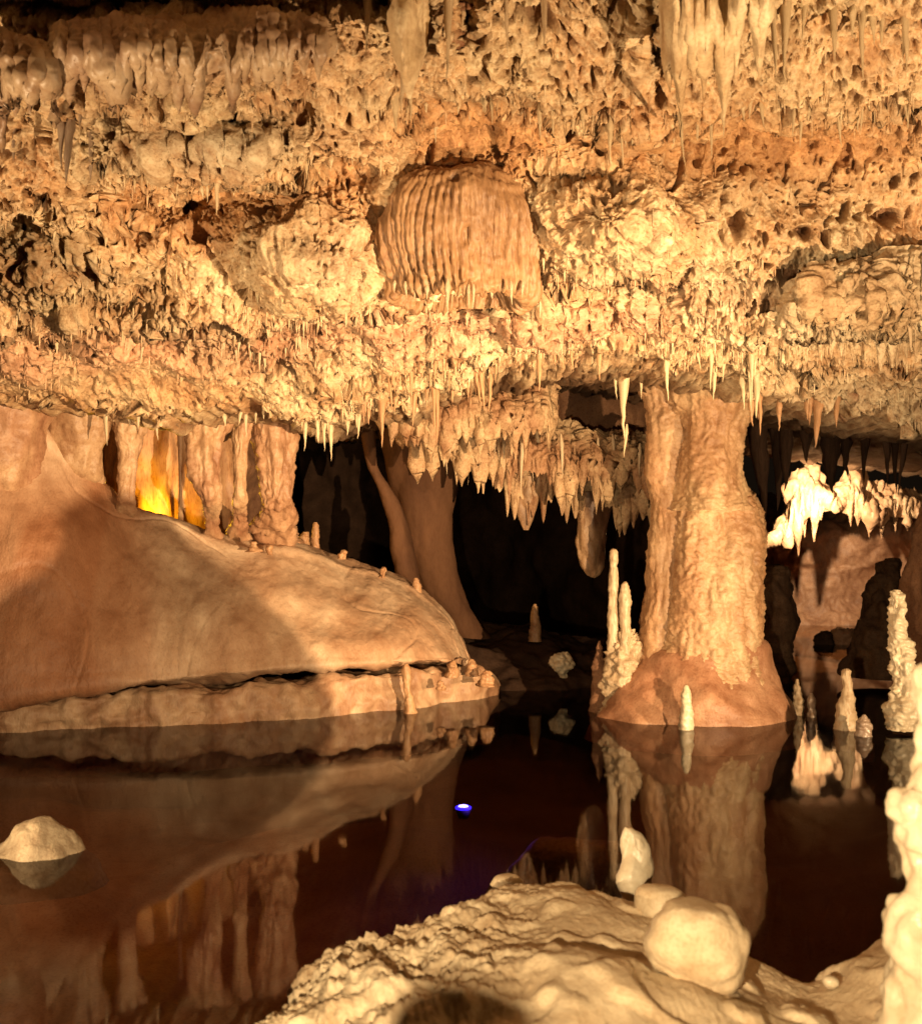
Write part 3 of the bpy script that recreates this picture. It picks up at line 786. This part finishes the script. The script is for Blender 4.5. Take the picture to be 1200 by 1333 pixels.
# ------------------------------------------------------------------ little growths on the bank and the passage
for row, Yy, lab in (([(680, 409, 413), (690, 407, 416), (710, 406, 417), (722, 402, 420), (735, 398, 424)], 10.7, 'stubby stalagmite on the right crest of the left bank'),
                     ([(692, 394, 402), (700, 390, 405), (712, 389, 406), (724, 388, 408)], 10.75, 'round knob beside the stubby stalagmite on the bank crest'),
                     ([(864, 527, 531), (872, 524, 534), (895, 525, 535), (915, 527, 540), (930, 526, 542)], 9.4, 'small crooked stalagmite on the lower shelf of the left bank'),
                     ([(752, 539, 544), (760, 536, 548), (775, 536, 548)], 10.8, 'pale nub at the edge of the bank below the leaning pillar'),
                     ([(786, 694, 698), (796, 691, 701), (815, 690, 703), (835, 688, 706)], 11.7, 'lone stalagmite on the dark floor of the passage'),
                     ([(858, 612, 616), (864, 608, 620), (880, 606, 624)], 10.0, 'knob at the right end of the lower shelf')):
    stalagmite(lab, row, Yy, M_ORANGE, int(Yy * 100) % 90 + 300, .8)
tag(lathe('coral_lump', [(848, 732, 740), (854, 724, 742), (864, 718, 742), (874, 722, 738), (882, 728, 738)], 10.6, M_PALE, lumps(.06, 8, .05, 22, .02, 60, 330, 1), 1, 50, 50), 'pale coral-like lump at the edge of the dark passage floor', 'rock')
tag(lathe('small_stone', [(709, 256, 262), (714, 250, 264), (722, 250, 264)], 10.2, M_PALE, lumps(.02, 8, .02, 22, .01, 60, 333, 1), 1, 24, 20), 'small pale stone lying on the upper slope of the left bank', 'stone')

for px, py, Y_, r_, lab in ((330, 712, 9.75, 3.5, 'tiny pale knob on the bank crest below the thick rough column'), (352, 716, 9.85, 3, 'tiny pale pebble right of the knob on the bank crest'),
                            (446, 722, 10.25, 3, 'tiny brown knob on the crest above the lit slope'), (500, 745, 10.55, 3.5, 'small pale nub near the right end of the bank crest'), (588, 872, 9.9, 5, 'rounded nub on the right end of the lower shelf'),
                            (632, 884, 9.75, 5, 'pale nub at the tip of the lower shelf'), (575, 893, 9.62, 3, 'small bump on the face of the lower shelf')):
    tag(lathe('rock_nub', [(py - 2 * r_, px - r_ * .4, px + r_ * .4), (py - 1.6 * r_, px - r_, px + r_), (py, px - 1.3 * r_, px + 1.3 * r_), (py + 2 * r_, px - 1.6 * r_, px + 1.6 * r_)], Y_, M_ORANGE, lumps(.05, 12, .04, 30, .01, 70, int(px), 1, .04), 1, 24, 20), lab, 'rock', 'small growths on the left bank')

# ------------------------------------------------------------------ near shore
def shore_d(P, A):
    P = P.astype(np.float32)
    lf = 1 - sstep(A[..., 0], 560, 760)
    wv = P + .05 * np.stack([perlin(P, 7, 347), perlin(P, 7, 348), perlin(P, 7, 349)], -1)
    knob = sstep(perlin(P, 6, 351), .15, .5)
    return 0.05 * fbm(P, 1.7, 2, 340) + lf * (.03 * fbm(wv, 6, 2, 343) + .03 * billow(wv, 14, 2, 344) + .02 * knob) + (.007 + .012 * lf) * billow(P, 38, 3, 346) + (.004 + .010 * lf) * fbm(wv, 9, 2, 352) + .022 * knob * (1 - lf)


gxs = [340, 372, 420, 480, 540, 600, 660, 730, 800, 850, 900, 980, 1050, 1130, 1220, 1340]
edge = [1340, 1306, 1262, 1240, 1218, 1200, 1188, 1176, 1180, 1205, 1235, 1262, 1272, 1232, 1196, 1160]
ctrl = []
for dz, dy in ((-.5, .35), (-.22, .16), (-0.02, .04), (.05, -.06), (.10, -.25), (.13, -.5), (.16, -.8), (.20, -1.2), (.2, -1.8), (.2, -2.6)):
    row = []
    for x, e_ in zip(gxs, edge):
        Y = F * EYE / (e_ - HZ) * 0.985 + dy * (1 if dy > 0 else min(1, max(.2, (x - 300) / 300)) if x < 600 else 1)
        Y = max(Y, 0.9)
        k = min(1, max(0.15, (x - 320) / 200)) if dz > 0 else 1
        z = dz * k + (0.05 if 560 < x < 800 and dz > 0 else 0)
        xw = (x - 600) / F * (F * EYE / (e_ - HZ)) * (1 if dy > 0 else max(.75, 1 + dy * .06)) 
        row.append((600 + xw * F / Y, HZ + (EYE - z) * F / Y, Y))
    ctrl.append(row)
o, SHP, _ = sheet('near_shore', ctrl, 260, 420, shore_d, M_SHORE, None, None, (0, 3, 5))
tag(o, kind='structure')


def boulder(name, label, rows, Y, mat, seed, a=1.0, depth=.9, cat='boulder'):
    return tag(lathe(name, rows, Y, mat, lumps(.05 * a, 4, .02 * a, 10, .005 * a, 40, seed, 1), depth, 72, 60), label, cat)


boulder('boulder', 'largest rounded cream boulder on the near shore', [(1178, 888, 930), (1184, 868, 950), (1202, 851, 966), (1232, 845, 971), (1264, 853, 962), (1289, 874, 944), (1305, 890, 940), (1315, 905, 930)], 3.3, M_SHORE, 350)
boulder('boulder', 'smaller smooth round boulder behind the largest one', [(1153, 845, 866), (1157, 832, 878), (1168, 825, 888), (1182, 826, 888), (1194, 834, 878), (1202, 846, 866)], 4.0, M_SHORE, 353, .5)
boulder('stone_stump', 'upright blunt cream stump standing behind the smaller round boulder', [(1076, 812, 824), (1082, 808, 836), (1092, 805, 843), (1104, 804, 848), (1125, 801, 850), (1148, 799, 848), (1170, 802, 846)], 4.5, M_PALE, 356, 1.3, cat='stalagmite')
boulder('stone', 'small flat stone breaking the water behind the near shore', [(1140, 648, 668), (1143, 642, 676), (1150, 638, 682), (1160, 634, 688)], 4.75, M_SHORE, 359, .6, cat='stone')
boulder('pebble', 'white pebble in the wet gap of the right bank', [(1271, 1074, 1084), (1274, 1070, 1090), (1280, 1070, 1092), (1285, 1074, 1088)], 3.5, M_PALE, 361, .2, cat='stone')
boulder('pool_rock', 'pale cone-shaped rock breaking the water at the left', [(1063, 56, 66), (1069, 46, 80), (1080, 32, 92), (1096, 10, 104), (1112, -14, 114), (1124, -40, 124), (1150, -60, 140)], 5.25, M_GREYR, 363, 1.0, .8, cat='rock')
tag(lathe('stalagmite', [(862, 1196, 1240), (872, 1186, 1252), (900, 1183, 1260), (940, 1196, 1256), (990, 1194, 1262), (1030, 1190, 1266), (1042, 1168, 1282), (1065, 1161, 1290), (1090, 1168, 1286), (1120, 1178, 1276),
                         (1160, 1184, 1272), (1185, 1164, 1290), (1230, 1154, 1300), (1280, 1160, 1300), (1320, 1150, 1320), (1380, 1130, 1340)], 3.0, M_PALE, lumps(.03, 7, .035, 14, .006, 50, 366, 1), 1, 90, 160),
    'big lumpy pale stalagmite close up at the right edge', 'stalagmite')

boulder('sunken_ledge', 'low ledge just under the water touched by blue light', [(1093, 722, 772), (1096, 700, 800), (1104, 680, 815), (1125, 665, 830), (1170, 650, 840)], 5.75, M_BED, 371, .6, .5, cat='rock')
# unseen blockers added beside the view to shape the lamp shadows
o = lathe('right_shadow_blocker', [(1439, 3205, 3275), (1452, 3182, 3295), (1480, 3172, 3310), (1530, 3120, 3355), (1585, 3060, 3385), (1800, 3000, 3440)], 1.759, M_SHORE, lumps(.02, 6, .01, 16, .004, 40, 380, 1), 1, 40, 40)  # unseen stump added to throw a shadow on the mound
tag(o, kind='structure')
o = lathe('right_shadow_blocker', [(1463, 3480, 3530), (1474, 3420, 3590), (1500, 3375, 3640), (1560, 3340, 3680), (1700, 3300, 3720), (2000, 3250, 3760)], 1.46, M_SHORE, lumps(.02, 6, .01, 16, .004, 40, 383, 1), 1, 40, 40)  # unseen rock added to keep the right lamp off the near boulders
tag(o, kind='structure')
o = lathe('left_shadow_blocker', [(889, -319, -311, 4.76), (886, -345, -286, 4.75), (862, -452, -372, 4.61), (849, -492, -412, 4.55), (789, -700, -644, 4.27), (700, -1050, -974, 3.9)], 4.6, M_SHORE, None, 1, 24, 60)  # unseen rod added to cast the diagonal ceiling shadow
tag(o, kind='structure')
o = lathe('near_shadow_blocker', [(1390, 488, 520), (1398, 455, 550), (1425, 430, 580), (1500, 415, 595), (1800, 390, 620)], 1.62, M_SHORE, lumps(.02, 6, .01, 16, .004, 40, 385, 1), 1, 40, 30)  # unseen rock added to cast the dark patch on the near shore
tag(o, kind='structure')

# ------------------------------------------------------------------ blue lamp under the water
lr = empty('pool_lamp', (0.0137, 6.5, -0.10))
tag(lr, 'round blue lamp glowing under the pool surface', 'lamp')
th = np.linspace(0, 2 * math.pi, 24, endpoint=False)


def disc_body(rz):
    return np.stack([np.stack([lr.location.x + r * np.cos(th), lr.location.y + r * np.sin(th), lr.location.z + z + 0 * th], -1) for r, z in rz])


mh = bpy.data.materials.new('lamp_housing')
mh.use_nodes = True
mh.node_tree.nodes['Principled BSDF'].inputs['Base Color'].default_value = (0.05, 0.05, 0.05, 1)
mb = bpy.data.materials.new('blue_light')
mb.use_nodes = True
b = mb.node_tree.nodes['Principled BSDF']
b.inputs['Emission Color'].default_value = (0.05, 0.03, 1.0, 1)
b.inputs['Emission Strength'].default_value = 22
b.inputs['Base Color'].default_value = (0.1, 0.1, 0.4, 1)
ml = bpy.data.materials.new('blue_halo_glow')
ml.use_nodes = True
b2 = ml.node_tree.nodes['Principled BSDF']
b2.inputs['Emission Color'].default_value = (0.02, 0.01, 1.0, 1)
b2.inputs['Emission Strength'].default_value = 5
b2.inputs['Base Color'].default_value = (0.05, 0.05, 0.3, 1)
b.inputs['Emission Color'].default_value = (0.05, 0.05, 1.0, 1)
b.inputs['Emission Strength'].default_value = 60
Q = grid_quads(5, 24, True)
link('housing', np_mesh('housing', disc_body([(.001, -.06), (.030, -.06), (.040, -.03), (.046, -.006), (.044, -.005)]), Q), mh, lr)
link('halo_ring', np_mesh('halo_ring', disc_body([(.047, -.004), (.048, .004), (.044, .009), (.038, .010), (.032, .010)]), Q), ml, lr)  # glowing ring added to imitate the halo around the lamp
link('lens', np_mesh('lens', disc_body([(.031, .008), (.027, .014), (.020, .016), (.010, .017), (.001, .0175)]), Q), mb, lr)
lamp('pool_lamp_light', tuple(np.array(lr.location) + np.array([0.06, -.06, .05])), None, 3.5, (0.08, 0.03, 1.0), size=.03)

# ------------------------------------------------------------------ stalactites
def stal_mesh(seed, ns=10, nr=12, blunt=0.0):
    r_ = np.random.default_rng(seed)
    t = np.linspace(0, 1, nr)
    rad = (1 - t) ** 0.72 * (0.75 + .12 * np.sin(t * r_.uniform(6, 14) + r_.uniform(0, 6))) + .5 * np.exp(-t * 9) + .06 * (1 - t)
    rad = np.maximum(rad, .015)
    bx = np.cumsum(r_.normal(0, .07, nr))
    by = np.cumsum(r_.normal(0, .07, nr))
    th = np.linspace(0, 2 * math.pi, ns, endpoint=False)
    fl = 1 + .14 * np.sin(th * r_.integers(2, 4) + r_.uniform(0, 6))[None] * np.exp(-t * 1.5)[:, None] + r_.normal(0, .05, (nr, ns))
    P = np.stack([bx[:, None] + rad[:, None] * fl * np.cos(th), by[:, None] + rad[:, None] * fl * np.sin(th), -t[:, None] + 0 * fl], -1)
    P[0, :, 2] = 0.22
    P[0, :, :2] *= .25
    return P, grid_quads(nr, ns, True)


VAR = {}
MATS = {'cream': M_CREAM, 'tan': M_TAN, 'orange': M_ORANGE, 'wet': M_WET, 'dark': M_DARK}
for mk, mt in MATS.items():
    VAR[mk] = []
    for i in range(7):
        me = np_mesh('stalactite', *stal_mesh(400 + i))
        me.materials.append(mt)
        VAR[mk].append(me)
ORD = ['first', 'second', 'third', 'fourth', 'fifth', 'sixth', 'seventh', 'eighth', 'ninth', 'tenth', 'eleventh', 'twelfth', 'thirteenth', 'fourteenth', 'fifteenth', 'sixteenth', 'seventeenth', 'eighteenth', 'nineteenth', 'twentieth']
ADJ = {'cream': 'cream', 'tan': 'tan', 'orange': 'orange-brown', 'wet': 'wet grey-brown', 'dark': 'dark'}
N_ST = 0


def stalactites(where, group, items, mat, Y=None):
    """items: (px, py of the root, py of the tip, width px) in one cluster; Y None = on the ceiling skin"""
    global N_ST
    items = sorted(items)
    big = max(range(len(items)), key=lambda i: items[i][2] - items[i][1])
    for i, (px, y0, y1, wd) in enumerate(items):
        if Y is None:
            p = on_ceiling(px, y0)
            p[1] += 0.06
        else:
            p = W(px, y0, Y + random.uniform(-.15, .15))
        ln = (y1 - y0) / F * p[1]
        rd_ = wd / 2 / F * p[1]
        o = bpy.data.objects.new('stalactite', random.choice(VAR[mat]))
        C.objects.link(o)
        o.location = p
        o.scale = (rd_, rd_, ln)
        o.rotation_euler = (random.gauss(0, .05), random.gauss(0, .06), random.uniform(0, 6.28))
        n = len(items)
        if n == 1:
            lab = f'{ADJ[mat]} stalactite {where}'
        elif i == 0:
            lab = f'leftmost {ADJ[mat]} stalactite {where}'
        elif i == n - 1:
            lab = f'rightmost {ADJ[mat]} stalactite {where}'
        else:
            lab = f'{ORD[i]} {ADJ[mat]} stalactite from the left {where}'
        tag(o, lab, 'stalactite', group)
        N_ST += 1


def fringe(x0, x1, line, lens, wds, n):
    l = np.array(line, float)
    out = []
    for i in range(n):
        px = x0 + (x1 - x0) * (random.random() if i % 3 else (i + .5) / n)
        y0 = float(np.interp(px, l[:, 0], l[:, 1])) + random.uniform(-9, 9)
        ln = lens[0] + (lens[1] - lens[0]) * random.random() ** 2.2
        wd = (wds[0] + (wds[1] - wds[0]) * random.random()) * (0.7 + .5 * ln / lens[1])
        out.append((px, y0, y0 + ln, wd))
    return out


stalactites('in the big cluster at the top right', 'big cream stalactites at the top right',
            [(886, 120, 208, 8), (942, 120, 166, 10), (1006, -20, 80, 12), (1026, -20, 100, 16), (1057, -20, 66, 13)], 'cream')
stalactites('right of the top right cluster', 'stalactites along the upper right ceiling', fringe(1080, 1195, [(1080, 0), (1200, -5)], (40, 100), (9, 16), 7), 'cream')
stalactites('at the top edge left of centre', 'long stalactites at the top centre', [(585, -40, 96, 15), (478, -30, 66, 14), (534, 90, 142, 12), (710, -30, 70, 14), (660, -30, 60, 10)], 'tan')
stalactites('hanging alone above the shield', 'stalactites above the shield', [(511, 138, 198, 16)], 'cream')
stalactites('in the cluster at the upper left edge', 'stalactites at the upper left edge', [(88, 140, 225, 16), (100, 130, 170, 12), (115, 165, 235, 13), (78, 140, 200, 11), (12, 150, 205, 14)], 'wet')
stalactites('over the left recess', 'stalactites over the left recess', fringe(150, 285, [(150, 222), (290, 225)], (14, 48), (5, 9), 11), 'cream')
stalactites('below the grey ceiling band left of the shield', 'stalactites left of the shield', fringe(350, 495, [(350, 208), (495, 205)], (12, 36), (4, 8), 12), 'cream')
stalactites('on the ledge by the left edge', 'stalactites on the left ledge', fringe(60, 200, [(60, 285), (200, 284)], (12, 46), (5, 8), 9), 'cream')
stalactites('just below the left recess', 'stalactites below the left recess', [(222, 290, 350, 14), (210, 280, 320, 9), (268, 300, 340, 8), (310, 310, 335, 9)], 'orange')
stalactites('over the hollow above the shield', 'stalactites above the shield', fringe(525, 650, [(525, 152), (600, 142), (650, 132)], (10, 36), (4, 9), 11), 'cream')
stalactites('left of the big cluster at the upper right', 'stalactites along the upper right ceiling', fringe(700, 800, [(700, 135), (800, 150)], (15, 50), (5, 9), 13), 'cream')
stalactites('just below the big cluster at the upper right', 'stalactites along the upper right ceiling', fringe(805, 935, [(805, 150), (935, 150)], (12, 60), (4, 9), 12), 'cream')
stalactites('above the orange hollow at the right', 'stalactites along the upper right ceiling', fringe(960, 1195, [(960, 130), (1060, 120), (1195, 130)], (14, 55), (5, 10), 16), 'cream')
stalactites('in the right curtain, upper row', 'stalactites of the right curtain', fringe(1035, 1195, [(1035, 375), (1100, 350), (1195, 345)], (50, 120), (9, 18), 14), 'tan')
stalactites('straw-thin under the boulder bulge left of the shield', 'thin straws under the left bulge', fringe(340, 440, [(340, 418), (440, 420)], (14, 32), (3, 5), 8), 'cream')
stalactites('under the hem of the shield', 'stalactites under the shield', [(583, 372, 412, 9), (610, 376, 402, 6), (616, 376, 404, 5), (665, 372, 398, 7), (528, 370, 388, 6), (540, 372, 392, 5), (556, 374, 390, 7), (640, 374, 390, 8), (680, 370, 388, 6), (514, 368, 382, 6), (598, 374, 388, 7)], 'tan', 6.2)
stalactites('right below the shield', 'stalactites under the shield', [(742, 362, 408, 16)], 'tan')
stalactites('over the left columns', 'stalactites above the left bank', fringe(60, 290, [(60, 445), (290, 430)], (12, 40), (4, 8), 12), 'cream')
stalactites('hanging into the yellow niche', 'stalactites over the yellow niche', fringe(120, 395, [(120, 528), (262, 535), (395, 528)], (14, 46), (5, 9), 20), 'cream', 8.75)
LIPL = [(395, 555), (430, 545), (480, 535), (520, 552), (560, 520)]
stalactites('on the lip over the dark passage, front row', 'stalactites on the lip over the passage', fringe(392, 470, LIPL, (14, 48), (6, 10), 10), 'cream')
stalactites('on the lip over the dark passage, middle row', 'stalactites on the lip over the passage', fringe(470, 565, [(470, 515), (565, 510)], (20, 75), (6, 11), 13), 'orange')
stalactites('among thin straws left of the passage lip', 'stalactites on the lip over the passage', fringe(300, 400, [(300, 448), (400, 455)], (14, 42), (4, 7), 11), 'cream')
stalactites('across the middle of the low lip', 'stalactites on the lip over the passage', fringe(440, 600, [(440, 470), (600, 468)], (14, 50), (5, 9), 14), 'orange')
stalactites('on the lip above the rear curtain', 'stalactites above the rear curtain', fringe(565, 700, [(565, 505), (640, 482), (700, 484)], (18, 70), (5, 10), 14), 'orange')
stalactites('on the lip before the smooth niche', 'stalactites above the rear curtain', [(706, 480, 530, 12), (722, 480, 500, 7), (745, 470, 492, 6), (780, 466, 500, 8)], 'orange')
stalactites('before the smooth niche left of the main column', 'stalactites left of the main column', [(812, 462, 572, 20), (815, 560, 596, 7), (800, 470, 520, 10), (834, 465, 520, 10), (845, 455, 480, 6), (856, 455, 482, 6)], 'cream', 8.7)
stalactites('along the top of the main column', 'stalactites around the main column top', fringe(865, 985, [(865, 462), (985, 470)], (30, 70), (4, 8), 10), 'cream')
stalactites('right of the main column top', 'stalactites around the main column top', [(985, 478, 548, 16), (972, 500, 540, 8)], 'cream')
stalactites('right of the main column under the ceiling', 'brown stalactites right of the main column', fringe(975, 1110, [(975, 535), (1040, 545), (1110, 560)], (30, 80), (8, 14), 11), 'orange')
CUR = [(500, 566), (560, 570), (600, 580), (640, 590), (700, 620), (850, 630)]
stalactites('in front of the rear curtain', 'stalactites of the rear curtain', fringe(530, 850, [(530, 552), (640, 568), (850, 585)], (22, 85), (4, 8), 20), 'tan', 10.15)
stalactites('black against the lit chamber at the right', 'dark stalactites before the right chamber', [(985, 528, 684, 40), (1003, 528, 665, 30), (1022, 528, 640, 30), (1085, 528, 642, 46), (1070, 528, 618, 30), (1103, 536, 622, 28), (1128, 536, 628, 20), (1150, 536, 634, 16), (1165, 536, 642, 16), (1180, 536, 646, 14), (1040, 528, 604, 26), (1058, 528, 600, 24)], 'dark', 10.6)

# tiny teeth too many to count
cnt = 3000
ii = rng.integers(nab, nab + nfr, cnt * 7)
jj = rng.integers(80, len(xs) - 80, cnt * 7)
lipm = np.zeros(len(ii))
for line, amp, rec, (a, b) in LEDGES:
    l = np.array(line, float)
    dd = PY[ii, jj] - np.interp(PX[ii, jj], l[:, 0], l[:, 1])
    lipm = np.maximum(lipm, np.exp(-((dd + 8) / 22) ** 2) * (PX[ii, jj] > a) * (PX[ii, jj] < b))
lipm = np.maximum(lipm, sstep(PY[ii, jj] - yb(PX[ii, jj]), -70, -10))
dens = rough_[ii, jj] ** 2 * (0.12 * sstep(perlin(CP[ii, jj].astype(np.float32), 2.2, 90), -0.1, 0.3) + .45 * lipm * sstep(perlin(CP[ii, jj].astype(np.float32), 1.7, 91), -0.15, 0.3)) + 0.02
dens *= np.where(PY[ii, jj] > 40, 1, .3)
keep = np.nonzero(rng.random(cnt * 7) < dens)[0][:cnt]
base, quads = stal_mesh(77, 5, 5)
nb = len(base.reshape(-1, 3))
pos = CP[ii[keep], jj[keep]]
ln = 0.018 + 0.08 * rng.random(len(keep)) ** 2.4
rd = 0.0035 + 0.08 * ln
VV = base.reshape(1, -1, 3) * np.stack([rd, rd, ln], -1)[:, None, :] + pos[:, None, :]
QQ = quads[None] + (np.arange(len(keep)) * nb)[:, None, None]
cc = np.clip(col[ii[keep], jj[keep]] * 1.1 + 0.03, 0, .7)[:, None, :].repeat(nb, 1)
tag(link('stalactite_teeth', np_mesh('stalactite_teeth', VV, QQ.reshape(-1, 4), cc), M_CEIL), kind='stuff')

scene.cycles.max_bounces = 6
scene.cycles.diffuse_bounces = 3
scene.cycles.transparent_max_bounces = 6
scene.cycles.caustics_reflective = False
scene.cycles.caustics_refractive = False
print('stalactites', N_ST)
